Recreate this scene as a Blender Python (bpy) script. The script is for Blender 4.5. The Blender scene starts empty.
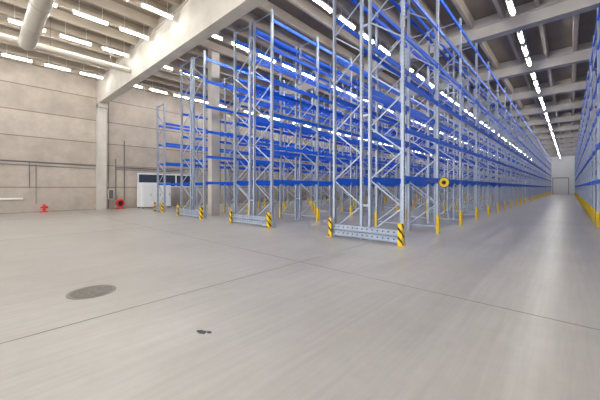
import bpy, math, random
from mathutils import Vector
random.seed(3)
S=bpy.context.scene
try:
    S.view_settings.view_transform='Standard'
except Exception: pass

# ---------------- materials ----------------
def srgb(r,g,b):
    f=lambda c:(c/255/12.92) if c/255<=0.04045 else ((c/255+0.055)/1.055)**2.4
    return (f(r),f(g),f(b),1)
def mat(name,col,rough=0.6,metal=0.0,noise=0.0,nscale=3.0,emit=None,bump=0.0):
    m=bpy.data.materials.new(name); m.use_nodes=True
    nt=m.node_tree; b=nt.nodes['Principled BSDF']
    b.inputs['Base Color'].default_value=col
    b.inputs['Roughness'].default_value=rough
    b.inputs['Metallic'].default_value=metal
    if emit:
        b.inputs['Emission Color'].default_value=(1,0.98,0.945,1); b.inputs['Emission Strength'].default_value=emit
    if noise>0:
        tc=nt.nodes.new('ShaderNodeTexCoord'); n=nt.nodes.new('ShaderNodeTexNoise')
        n.inputs['Scale'].default_value=nscale; n.inputs['Detail'].default_value=6
        nt.links.new(tc.outputs['Object'],n.inputs['Vector'])
        r=nt.nodes.new('ShaderNodeValToRGB')
        r.color_ramp.elements[0].position=0.3; r.color_ramp.elements[1].position=0.7
        r.color_ramp.elements[0].color=tuple(c*(1-noise) for c in col[:3])+(1,)
        r.color_ramp.elements[1].color=tuple(min(1,c*(1+noise)) for c in col[:3])+(1,)
        nt.links.new(n.outputs['Fac'],r.inputs['Fac']); nt.links.new(r.outputs['Color'],b.inputs['Base Color'])
        if bump:
            bp=nt.nodes.new('ShaderNodeBump'); bp.inputs['Strength'].default_value=bump; bp.inputs['Distance'].default_value=0.02
            nt.links.new(n.outputs['Fac'],bp.inputs['Height']); nt.links.new(bp.outputs['Normal'],b.inputs['Normal'])
    return m
M_steel=mat('galvanised_steel',srgb(174,184,200),0.42,0.3,0.12,4)
M_brace=mat('galvanised_brace',srgb(178,188,203),0.45,0.25)
M_blue=mat('blue_paint',srgb(20,102,228),0.4)
M_yel=mat('yellow_paint',srgb(252,210,20),0.5)
M_blk=mat('black_paint',srgb(25,25,25),0.5)
M_beam=mat('precast_concrete',srgb(192,186,176),0.85,0,0.12,1.2,bump=0.1)
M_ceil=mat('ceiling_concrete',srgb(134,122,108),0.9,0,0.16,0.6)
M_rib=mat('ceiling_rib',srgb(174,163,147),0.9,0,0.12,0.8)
M_white=mat('white_enamel',srgb(232,233,232),0.5)
M_grey=mat('grey_metal',srgb(112,110,110),0.5,0.3)
M_dark=mat('dark_glass',srgb(60,68,80),0.2)
M_red=mat('red_paint',srgb(205,30,25),0.4)
M_duct=mat('duct_metal',srgb(182,175,163),0.45,0.2,0.04,2)
M_tube=mat('fluorescent_tube',(1,1,1,1),0.5,emit=68)
M_cast=mat('cast_iron',srgb(122,116,110),0.6,0.3,0.25,20,bump=0.5)
M_stain=mat('dark_stain',srgb(135,129,122),0.5)
M_scuff=mat('scuff_mark',srgb(70,70,75),0.5)

def floor_mat():
    m=bpy.data.materials.new('polished_concrete_floor'); m.use_nodes=True
    nt=m.node_tree; L=nt.links; b=nt.nodes['Principled BSDF']
    N=lambda t:nt.nodes.new(t)
    tc=N('ShaderNodeTexCoord')
    def mult(a,bb,f):
        mx=N('ShaderNodeMix'); mx.data_type='RGBA'; mx.blend_type='MULTIPLY'; mx.inputs[0].default_value=f
        L.new(a,mx.inputs[6]); L.new(bb,mx.inputs[7]); return mx.outputs[2]
    def ramp(src,p0,c0,p1,c1):
        r=N('ShaderNodeValToRGB'); e=r.color_ramp.elements; e[0].position=p0;e[1].position=p1;e[0].color=c0;e[1].color=c1
        L.new(src,r.inputs['Fac']); return r.outputs['Color']
    def noise(sc,det=6,rgh=0.6,vec=None,dist=0):
        n=N('ShaderNodeTexNoise'); n.inputs['Scale'].default_value=sc; n.inputs['Detail'].default_value=det; n.inputs['Roughness'].default_value=rgh; n.inputs['Distortion'].default_value=dist
        L.new(vec or tc.outputs['Object'],n.inputs['Vector']); return n.outputs['Fac']
    c=ramp(noise(0.5,6,0.55),0.25,srgb(183,178,171),0.75,srgb(202,198,191))
    for rot,sc,f in ((0.35,1.5,0.3),(-0.75,1.2,0.32),(1.25,1.7,0.25)):
        mp=N('ShaderNodeMapping'); mp.inputs['Scale'].default_value=(9,0.45,1); mp.inputs['Rotation'].default_value=(0,0,rot)
        L.new(tc.outputs['Object'],mp.inputs['Vector'])
        c=mult(c,ramp(noise(sc,6,0.62,mp.outputs['Vector'],0.3),0.25,(0.72,0.715,0.71,1),0.62,(1,1,1,1)),f)
    c=mult(c,ramp(noise(5,8,0.7),0.2,(0.86,0.855,0.85,1),0.8,(1,1,1,1)),0.8)
    L.new(c,b.inputs['Base Color'])
    b.inputs['Roughness'].default_value=0.3
    return m
M_floor=floor_mat()
def wall_mat():
    m=bpy.data.materials.new('wall_panels'); m.use_nodes=True
    nt=m.node_tree; L=nt.links; b=nt.nodes['Principled BSDF']; N=lambda t:nt.nodes.new(t)
    tc=N('ShaderNodeTexCoord')
    n=N('ShaderNodeTexNoise'); n.inputs['Scale'].default_value=0.7; n.inputs['Detail'].default_value=8; n.inputs['Roughness'].default_value=0.72
    L.new(tc.outputs['Object'],n.inputs['Vector'])
    r=N('ShaderNodeValToRGB'); r.color_ramp.elements[0].position=0.25; r.color_ramp.elements[1].position=0.75
    r.color_ramp.elements[0].color=srgb(162,152,141); r.color_ramp.elements[1].color=srgb(198,187,175)
    L.new(n.outputs['Fac'],r.inputs['Fac'])
    bk=N('ShaderNodeTexBrick'); bk.inputs['Color1'].default_value=(1,1,1,1); bk.inputs['Color2'].default_value=(0.86,0.85,0.84,1); bk.inputs['Mortar'].default_value=(0.45,0.42,0.39,1)
    bk.inputs['Scale'].default_value=1; bk.inputs['Brick Width'].default_value=6.4; bk.inputs['Row Height'].default_value=1.55; bk.inputs['Mortar Size'].default_value=0.03; bk.offset=0
    sp=N('ShaderNodeSeparateXYZ'); cb=N('ShaderNodeCombineXYZ'); L.new(tc.outputs['Object'],sp.inputs[0]); L.new(sp.outputs[1],cb.inputs[0]); L.new(sp.outputs[2],cb.inputs[1])
    L.new(cb.outputs[0],bk.inputs['Vector'])
    mx=N('ShaderNodeMix'); mx.data_type='RGBA'; mx.blend_type='MULTIPLY'; mx.inputs[0].default_value=1
    L.new(r.outputs['Color'],mx.inputs[6]); L.new(bk.outputs['Color'],mx.inputs[7]); L.new(mx.outputs[2],b.inputs['Base Color'])
    b.inputs['Roughness'].default_value=0.9
    return m
M_wall=wall_mat()
def stripe_mat():
    m=bpy.data.materials.new('hazard_stripes'); m.use_nodes=True
    nt=m.node_tree; L=nt.links; b=nt.nodes['Principled BSDF']; N=lambda t:nt.nodes.new(t)
    tc=N('ShaderNodeTexCoord'); sx=N('ShaderNodeSeparateXYZ'); L.new(tc.outputs['Object'],sx.inputs[0])
    a=N('ShaderNodeMath'); a.operation='ADD'; L.new(sx.outputs[0],a.inputs[0]); L.new(sx.outputs[2],a.inputs[1])
    a2=N('ShaderNodeMath'); a2.operation='ADD'; L.new(a.outputs[0],a2.inputs[0]); L.new(sx.outputs[1],a2.inputs[1])
    d=N('ShaderNodeMath'); d.operation='DIVIDE'; d.inputs[1].default_value=0.24; L.new(a2.outputs[0],d.inputs[0])
    f=N('ShaderNodeMath'); f.operation='FRACT'; L.new(d.outputs[0],f.inputs[0])
    g=N('ShaderNodeMath'); g.operation='GREATER_THAN'; g.inputs[1].default_value=0.68; L.new(f.outputs[0],g.inputs[0])
    mx=N('ShaderNodeMix'); mx.data_type='RGBA'; L.new(g.outputs[0],mx.inputs[0])
    mx.inputs[6].default_value=srgb(252,210,20); mx.inputs[7].default_value=srgb(30,30,30)
    L.new(mx.outputs[2],b.inputs['Base Color']); return m
M_str=stripe_mat()

# ---------------- mesh builder ----------------
class MB:
    def __init__(s,mats): s.v=[];s.f=[];s.mi=[];s.mats=mats
    def poly(s,vs,fs,m):
        o=len(s.v); s.v+=vs
        for f in fs: s.f.append([i+o for i in f]); s.mi.append(s.mats.index(m))
    def box(s,x0,x1,y0,y1,z0,z1,m):
        vs=[(x0,y0,z0),(x1,y0,z0),(x1,y1,z0),(x0,y1,z0),(x0,y0,z1),(x1,y0,z1),(x1,y1,z1),(x0,y1,z1)]
        s.poly(vs,[(3,2,1,0),(4,5,6,7),(0,1,5,4),(1,2,6,5),(2,3,7,6),(3,0,4,7)],m)
    def prism(s,prof,z0,z1,m,caps=True):
        n=len(prof); vs=[(x,y,z0) for x,y in prof]+[(x,y,z1) for x,y in prof]
        fs=[(i,(i+1)%n,n+(i+1)%n,n+i) for i in range(n)]
        if caps: fs+= [tuple(range(n-1,-1,-1)),tuple(range(n,2*n))]
        s.poly(vs,fs,m)
    def bar(s,p,q,w,h,m):
        p=Vector(p);q=Vector(q);d=(q-p).normalized()
        up=Vector((0,1,0)) if abs(d.y)<0.9 else Vector((0,0,1))
        a=d.cross(up).normalized()*w/2; b=d.cross(a).normalized()*h/2
        vs=[tuple(c+k) for c in (p,q) for k in (a+b,a-b,-a-b,-a+b)]
        s.poly(vs,[(0,1,2,3),(7,6,5,4),(0,4,5,1),(1,5,6,2),(2,6,7,3),(3,7,4,0)],m)
    def cyl(s,p,q,r,m,n=16,r2=None):
        p=Vector(p);q=Vector(q);d=(q-p).normalized(); r2=r if r2 is None else r2
        up=Vector((0,0,1)) if abs(d.z)<0.9 else Vector((1,0,0))
        a=d.cross(up).normalized();b=d.cross(a).normalized()
        vs=[tuple(c+(a*math.cos(2*math.pi*i/n)+b*math.sin(2*math.pi*i/n))*rr) for c,rr in((p,r),(q,r2)) for i in range(n)]
        fs=[(i,(i+1)%n,n+(i+1)%n,n+i) for i in range(n)]+[tuple(range(n-1,-1,-1)),tuple(range(n,2*n))]
        s.poly(vs,fs,m)
    def torus(s,c,axis,R,r,m,n=24,k=8):
        c=Vector(c);d=Vector(axis).normalized(); up=Vector((0,0,1)) if abs(d.z)<0.9 else Vector((1,0,0))
        a=d.cross(up).normalized();b=d.cross(a).normalized();vs=[];fs=[]
        for i in range(n):
            t=2*math.pi*i/n; rd=a*math.cos(t)+b*math.sin(t)
            for j in range(k):
                u=2*math.pi*j/k; vs.append(tuple(c+rd*(R+r*math.cos(u))+d*r*math.sin(u)))
                fs.append((i*k+j,((i+1)%n)*k+j,((i+1)%n)*k+(j+1)%k,i*k+(j+1)%k))
        s.poly(vs,fs,m)
    def obj(s,name,bevel=0):
        me=bpy.data.meshes.new(name); me.from_pydata(s.v,[],s.f)
        for m in s.mats: me.materials.append(m)
        me.polygons.foreach_set('material_index',s.mi); me.update()
        o=bpy.data.objects.new(name,me); S.collection.objects.link(o)
        if bevel:
            b=o.modifiers.new('bevel','BEVEL'); b.width=bevel; b.segments=2
        return o

# ---------------- room ----------------
XL,XR,Y0,Y1,ZC=-24.4,7.5,-9.0,93.0,9.3
b=MB([M_floor]); b.box(XL-0.4,XR+0.4,Y0,Y1+0.4,-0.2,0,M_floor); b.obj('floor')
b=MB([M_wall]); b.box(XL-0.3,XL,Y0,Y1,0,ZC,M_wall); b.obj('wall_left')
b=MB([M_wall]); b.box(XR,XR+0.3,Y0,Y1,0,ZC,M_wall); b.obj('wall_right')
b=MB([M_white]); b.box(XL-0.3,XR+0.3,Y1,Y1+0.3,0,ZC,M_white); b.obj('wall_far')
b=MB([M_white,M_grey,M_dark])
yd=Y1-0.13
b.box(-3.1,-3.0,yd,yd+0.12,0,3.9,M_grey); b.box(-0.3,-0.2,yd,yd+0.12,0,3.9,M_grey); b.box(-3.1,-0.2,yd,yd+0.12,3.8,3.95,M_grey)
for i in range(9): b.box(-3.0,-0.3,yd+0.04,yd+0.1,0.02+i*0.42,0.42+i*0.42,M_white)
b.obj('door_1')
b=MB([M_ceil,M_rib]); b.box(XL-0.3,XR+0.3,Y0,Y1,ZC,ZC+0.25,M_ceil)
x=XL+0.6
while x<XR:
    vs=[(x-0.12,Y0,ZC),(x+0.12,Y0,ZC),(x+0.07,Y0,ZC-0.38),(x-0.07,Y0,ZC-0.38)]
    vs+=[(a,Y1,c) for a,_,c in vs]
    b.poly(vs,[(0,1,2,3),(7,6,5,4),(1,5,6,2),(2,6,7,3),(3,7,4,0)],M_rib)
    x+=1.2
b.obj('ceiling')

def cbeam(y,zb,w=0.45,zt=ZC):
    b=MB([M_beam]); b.box(XL,XR,y-w/2,y+w/2,zb,zt,M_beam)
    b.box(XL,XR,y-w/2-0.08,y+w/2+0.08,zt-0.42,zt-0.38,M_beam)
    return b.obj('concrete_beam')
cbeam(5.9,7.35); cbeam(-3.5,7.35)
yb=[15.9+6.4*k for k in range(12)]
ZB=8.4
for y in yb: cbeam(y,ZB)
for y in [-3.5,5.9]+yb:
    b=MB([M_beam]); zt=7.35 if y<8 else ZB
    b.box(XL,XL+0.45,y-0.27,y+0.27,0,zt,M_beam)
    b.box(XL,XL+0.65,y-0.27,y+0.27,zt-0.3,zt,M_beam)
    b.obj('concrete_column',0.015)

# ---------------- racks ----------------
BAY=2.75; YS=7.6; NB=30; RH=8.3
LEV=[1.75,3.05,4.3,5.55,6.8,7.9]
def post(b,x,y,h,s):
    w=0.05;d=0.07;t=0.012
    p=[(0,-w),(0,w),(-d,w),(-d,w-0.02),(-d+t,w-0.02),(-d+t,w-t),(-t,w-t),(-t,-w+t),(-d+t,-w+t),(-d+t,-w+0.02),(-d,-w+0.02),(-d,-w)]
    b.prism([(x+s*a,y+c) for a,c in p],0.01,h,M_steel)
    b.box(x-s*d/2-0.075,x-s*d/2+0.075,y-0.08,y+0.08,0,0.012,M_steel)
def frame(b,xa,xb,y,h):
    post(b,xa,y,h,-1); post(b,xb,y,h,1)
    z=0.25; k=0; xi=xa+0.05; xo=xb-0.05
    b.bar((xi,y,0.22),(xo,y,0.22),0.034,0.03,M_brace)
    while z+0.75<h-0.1:
        p,q=((xi,y,z),(xo,y,z+0.72)) if k%2==0 else ((xo,y,z),(xi,y,z+0.72))
        b.bar(p,q,0.034,0.03,M_brace); z+=0.75; k+=1
    b.bar((xi,y,h-0.12),(xo,y,h-0.12),0.034,0.03,M_brace)
def rack(xs,ys,nb,h,levels,prot,skip_inner=()):
    b=MB([M_steel,M_brace,M_blue,M_yel,M_blk])
    mn=min(a for a,_ in xs); mxx=max(c for _,c in xs)
    for (xa,xb) in xs:
        for i in range(nb+1): frame(b,xa,xb,ys+i*BAY,h)
        for i in range(nb):
            ya=ys+i*BAY+0.055; ye=ys+(i+1)*BAY-0.055
            for z in levels:
                for x,s in ((xa,-1),(xb,1)):
                    if i in skip_inner and x not in (mn,mxx): continue
                    xc=x-s*0.03
                    b.box(xc-0.022,xc+0.022,ya,ye,z-0.065,z+0.065,M_blue)
                    lo,hi=min(xc-0.022,x+s*0.012),max(xc+0.022,x+s*0.012)
                    b.box(lo,hi,ya,ya+0.05,z-0.1,z+0.08,M_blue)
                    b.box(lo,hi,ye-0.05,ye,z-0.1,z+0.08,M_blue)
        # perforations on the nearest uprights
        for i in range(2):
            y=ys+i*BAY
            for x,s in ((xa,-1),(xb,1)):
                z=0.7
                while z<6.5:
                    for dy in (-0.022,0.022):
                        b.box(min(x,x+s*0.002),max(x,x+s*0.002),y+dy-0.007,y+dy+0.007,z,z+0.03,M_blk)
                    z+=0.1
    if len(xs)==2:
        a=xs[0][1];c=xs[1][0]
        for i in range(nb+1):
            for z in (1.0,3.6,6.2,7.6): b.box(a,c,ys+i*BAY-0.02,ys+i*BAY+0.02,z-0.03,z+0.03,M_brace)
    for x,s in prot:
        for i in range(1,nb+1):
            y=ys+i*BAY
            b.box(min(x+s*0.02,x+s*0.032),max(x+s*0.02,x+s*0.032),y-0.065,y+0.065,0.0,0.6,M_yel)
            for yy in (-0.065,0.053): b.box(min(x-s*0.06,x+s*0.03),max(x-s*0.06,x+s*0.03),y+yy,y+yy+0.012,0,0.6,M_yel)
    return b.obj('pallet_rack')
def dbl(xl,xr):
    d=(xr-xl-0.2)/2; return [(xl,xl+d),(xr-d,xr)]
ROWS=[(-5.5,-3.22),(-10.8,-8.35),(-15.75,-13.3),(0.75,3.1)]
for k,(xl,xr) in enumerate(ROWS):
    rack(dbl(xl,xr),YS,NB,RH,LEV,[(xl,-1),(xr,1)],skip_inner=(0,) if k==2 else ())
rack([(-19.9,-18.8)],YS+0.4,NB,6.9,LEV[:4],[(-18.8,1)])

b=MB([M_beam]); b.box(-14.73,-14.33,8.6,9.1,0,ZC,M_beam); b.obj('concrete_column',0.015)

def barrier(xl,xr,y):
    b=MB([M_steel,M_str,M_blk,M_yel])
    for z0 in (0.07,0.25):
        b.box(xl,xr,y-0.02,y,z0,z0+0.15,M_steel)
        b.box(xl,xr,y-0.06,y,z0,z0+0.012,M_steel); b.box(xl,xr,y-0.06,y,z0+0.138,z0+0.15,M_steel)
        n=int((xr-xl-0.1)/0.16)
        for i in range(n):
            xx=xl+0.14+i*0.16
            b.cyl((xx,y-0.024,z0+0.075),(xx,y-0.018,z0+0.075),0.022,M_blk,10)
    for x in (xl-0.02,xr+0.02):
        s=-1 if x<(xl+xr)/2 else 1
        b.box(min(x,x+s*0.012),max(x,x+s*0.012),y-0.11,y+0.03,0.0,0.58,M_str)
        b.box(min(x,x-s*0.1),max(x,x-s*0.1),y-0.11,y-0.098,0.0,0.58,M_str)
        b.box(x-0.08,x+0.08,y-0.14,y+0.03,0,0.012,M_yel)
    return b.obj('rack_end_barrier')
for xl,xr in ROWS: barrier(xl,xr,YS-0.13)
barrier(-19.9,-18.8,YS+0.27)

b=MB([M_yel,M_blk,M_steel]); yy=YS+BAY; c=Vector((-3.02,yy-0.1,1.68))
b.cyl((c.x,c.y,c.z),(c.x,c.y-0.012,c.z),0.17,M_blk,32)
b.cyl((c.x,c.y-0.013,c.z),(c.x,c.y-0.02,c.z),0.15,M_yel,32)
b.cyl((c.x,c.y-0.021,c.z),(c.x,c.y-0.025,c.z),0.065,M_blk,24)
b.box(-3.205,-3.0,c.y,c.y+0.01,c.z-0.03,c.z+0.03,M_steel)
b.obj('round_warning_sign')

# ---------------- lights ----------------
def lights(x,groups,z=8.5):
    b=MB([M_white,M_tube])
    for y in groups:
        b.box(x-0.09,x+0.09,y-0.62,y+0.62,z+0.03,z+0.09,M_white)
        b.cyl((x,y-0.57,z),(x,y+0.57,z),0.045,M_tube,6)
        for e in (-0.6,0.58): b.box(x-0.06,x+0.06,y+e,y+e+0.02,z-0.06,z+0.05,M_white)
        for e in (-0.4,0.4): b.cyl((x,y+e,z+0.09),(x,y+e,ZC),0.008,M_white,6)
    return b.obj('fluorescent_ceiling_lights')
front=[-2.0,-0.2,1.5,3.2,4.85]
gy=front+[7.2,8.9,10.6,12.3,14.0]
for k in yb: gy+=[k+1.2,k+3.0,k+4.8]
gy=[y for y in gy if y<Y1-1]
for x in (-1.7,-7.0,-12.1,-17.3,-22.0,5.2): lights(x,gy)
lights(-14.6,front)

b=MB([M_duct,M_grey])
b.cyl((-17.0,1.45,7.6),(6,1.45,7.6),0.28,M_duct,32)
for i in range(12):
    b.torus((-16.9+i*2.0,1.45,7.6),(1,0,0),0.285,0.015,M_duct,32,6)
    b.cyl((-16.9+i*2.0,1.45,7.9),(-16.9+i*2.0,1.45,ZC),0.012,M_grey,6)
b.obj('ventilation_duct')
b=MB([M_duct,M_grey])
b.cyl((-17.6,-3.2,7.85),(-17.6,5.6,7.85),0.14,M_duct,20)
for i in range(4): b.cyl((-17.6,-2.5+i*2.4,7.9),(-17.6,-2.5+i*2.4,ZC),0.012,M_grey,6)
b.obj('ceiling_pipe')

# ---------------- left wall fittings ----------------
xw=XL+0.045
b=MB([M_grey])
b.cyl((xw,-3.1,3.2),(xw,5.6,3.05),0.04,M_grey,8); b.cyl((xw,-3.1,2.98),(xw,5.6,2.83),0.022,M_grey,8)
b.cyl((xw,2.2,3.15),(xw,2.2,1.5),0.02,M_grey,8); b.cyl((xw,2.5,3.0),(xw,2.5,0.5),0.015,M_grey,8)
b.obj('wall_conduit')
b=MB([M_white,M_grey])
b.cyl((xw+0.07,-3.1,0.85),(xw+0.07,1.9,0.85),0.06,M_white,12)
for yy in (-2.6,-1,0.6,1.7): b.box(XL+0.002,xw+0.05,yy-0.03,yy+0.03,0.8,0.9,M_grey)
b.obj('heating_pipe')
b=MB([M_grey])
for yy in (6.85,7.4): b.cyl((xw,yy,0.6),(xw,yy,3.6 if yy<7 else 5),0.03,M_grey,8)
b.cyl((xw,6.8,3.0),(xw,12,3.0),0.035,M_grey,8); b.cyl((xw,6.8,2.85),(xw,12,2.85),0.02,M_grey,8)
b.obj('wall_conduit')
b=MB([M_white,M_grey]); b.box(XL+0.002,XL+0.16,6.35,6.7,0.7,1.4,M_white); b.box(XL+0.16,XL+0.17,6.38,6.67,0.73,1.37,M_grey); b.obj('electrical_box',0.005)
b=MB([M_white,M_dark]); b.box(XL+0.001,XL+0.05,8.3,12.8,1.55,2.65,M_white)
for i in range(3): b.box(XL+0.05,XL+0.055,8.4+i*1.47,9.75+i*1.47,1.65,2.55,M_dark)
b.obj('window_1')
def hosereel(x,y):
    b=MB([M_red,M_blk,M_grey])
    b.torus((x+0.12,y,0.42),(1,0,0.0),0.22,0.05,M_red,24,8); b.torus((x+0.3,y,0.42),(1,0,0),0.22,0.05,M_red,24,8)
    b.cyl((x+0.1,y,0.42),(x+0.32,y,0.42),0.16,M_blk,20)
    for s in(-1,1): b.bar((x+0.2,y+s*0.25,0.01),(x+0.2,y,0.42),0.03,0.03,M_red)
    b.box(x,x+0.4,y-0.28,y+0.28,0,0.03,M_red)
    return b.obj('fire_hose_reel')
hosereel(XL+0.25,7.0)
b=MB([M_red]); yy=2.85;x=XL+0.35
b.cyl((x,yy,0.0),(x,yy,0.06),0.2,M_red,16); b.cyl((x,yy,0.05),(x,yy,0.42),0.07,M_red,12); b.cyl((x,yy-0.18,0.3),(x,yy+0.18,0.3),0.06,M_red,12); b.cyl((x,yy,0.42),(x,yy,0.5),0.09,M_red,12,0.03)
b.obj('fire_hydrant')
b=MB([M_white,M_grey])
b.box(-23.9,-22.9,8.1,10.2,0.1,1.9,M_white)
for i in range(3):
    b.box(-22.9,-22.88,8.15+i*0.68,8.78+i*0.68,0.2,1.8,M_white); b.box(-22.88,-22.85,8.7+i*0.68,8.73+i*0.68,0.9,1.1,M_grey)
for x,y in((-23.8,8.2),(-23.0,8.2),(-23.8,10.1),(-23.0,10.1)): b.box(x-0.04,x+0.04,y-0.04,y+0.04,0,0.1,M_grey)
b.obj('storage_cabinet',0.01)

# floor details
M_fj=mat('floor_joint',srgb(122,117,111),0.8)
b=MB([M_fj])
for x in (-4.05,-12.0,-19.5): b.box(x-0.006,x+0.006,Y0,YS-0.5,0.0005,0.002,M_fj)
for y in (4.44,-2.0): b.box(XL+0.5,XR,y-0.006,y+0.006,0.0005,0.002,M_fj)
b.obj('floor_joint')
b=MB([M_cast,M_stain]); c=(-5.1,1.13)
b.cyl((c[0],c[1],0.001),(c[0],c[1],0.006),0.30,M_stain,40); b.cyl((c[0],c[1],0.006),(c[0],c[1],0.01),0.26,M_cast,40)
for i in range(-3,4):
    l=math.sqrt(0.25**2-(i*0.07)**2); b.box(c[0]-l,c[0]+l,c[1]+i*0.07-0.01,c[1]+i*0.07+0.01,0.01,0.013,M_cast)
b.obj('manhole_cover')
b=MB([M_scuff])
for (cx,cy,r) in ((-2.82,1.59,0.035),(-2.77,1.63,0.022),(-2.87,1.57,0.018)):
    pr=[(cx+r*random.uniform(.6,1.3)*math.cos(t*math.pi/6)*1.5,cy+r*random.uniform(.6,1.3)*math.sin(t*math.pi/6)) for t in range(12)]
    b.prism(pr,0.0005,0.002,M_scuff)
b.obj('floor_scuff_mark')

w=bpy.data.worlds.new('World'); S.world=w; w.use_nodes=True
w.node_tree.nodes['Background'].inputs[0].default_value=(0.96,0.97,1,1); w.node_tree.nodes['Background'].inputs[1].default_value=3.0  # even white fill, added to come in through the side left open behind camera

cam=bpy.data.cameras.new('camera'); co=bpy.data.objects.new('camera',cam); S.collection.objects.link(co)
co.location=(0,0,1.5); co.rotation_euler=(math.radians(90),0,math.radians(42.4))
cam.lens=17.75; cam.sensor_width=36; cam.shift_y=-0.02; cam.clip_end=300
S.camera=co
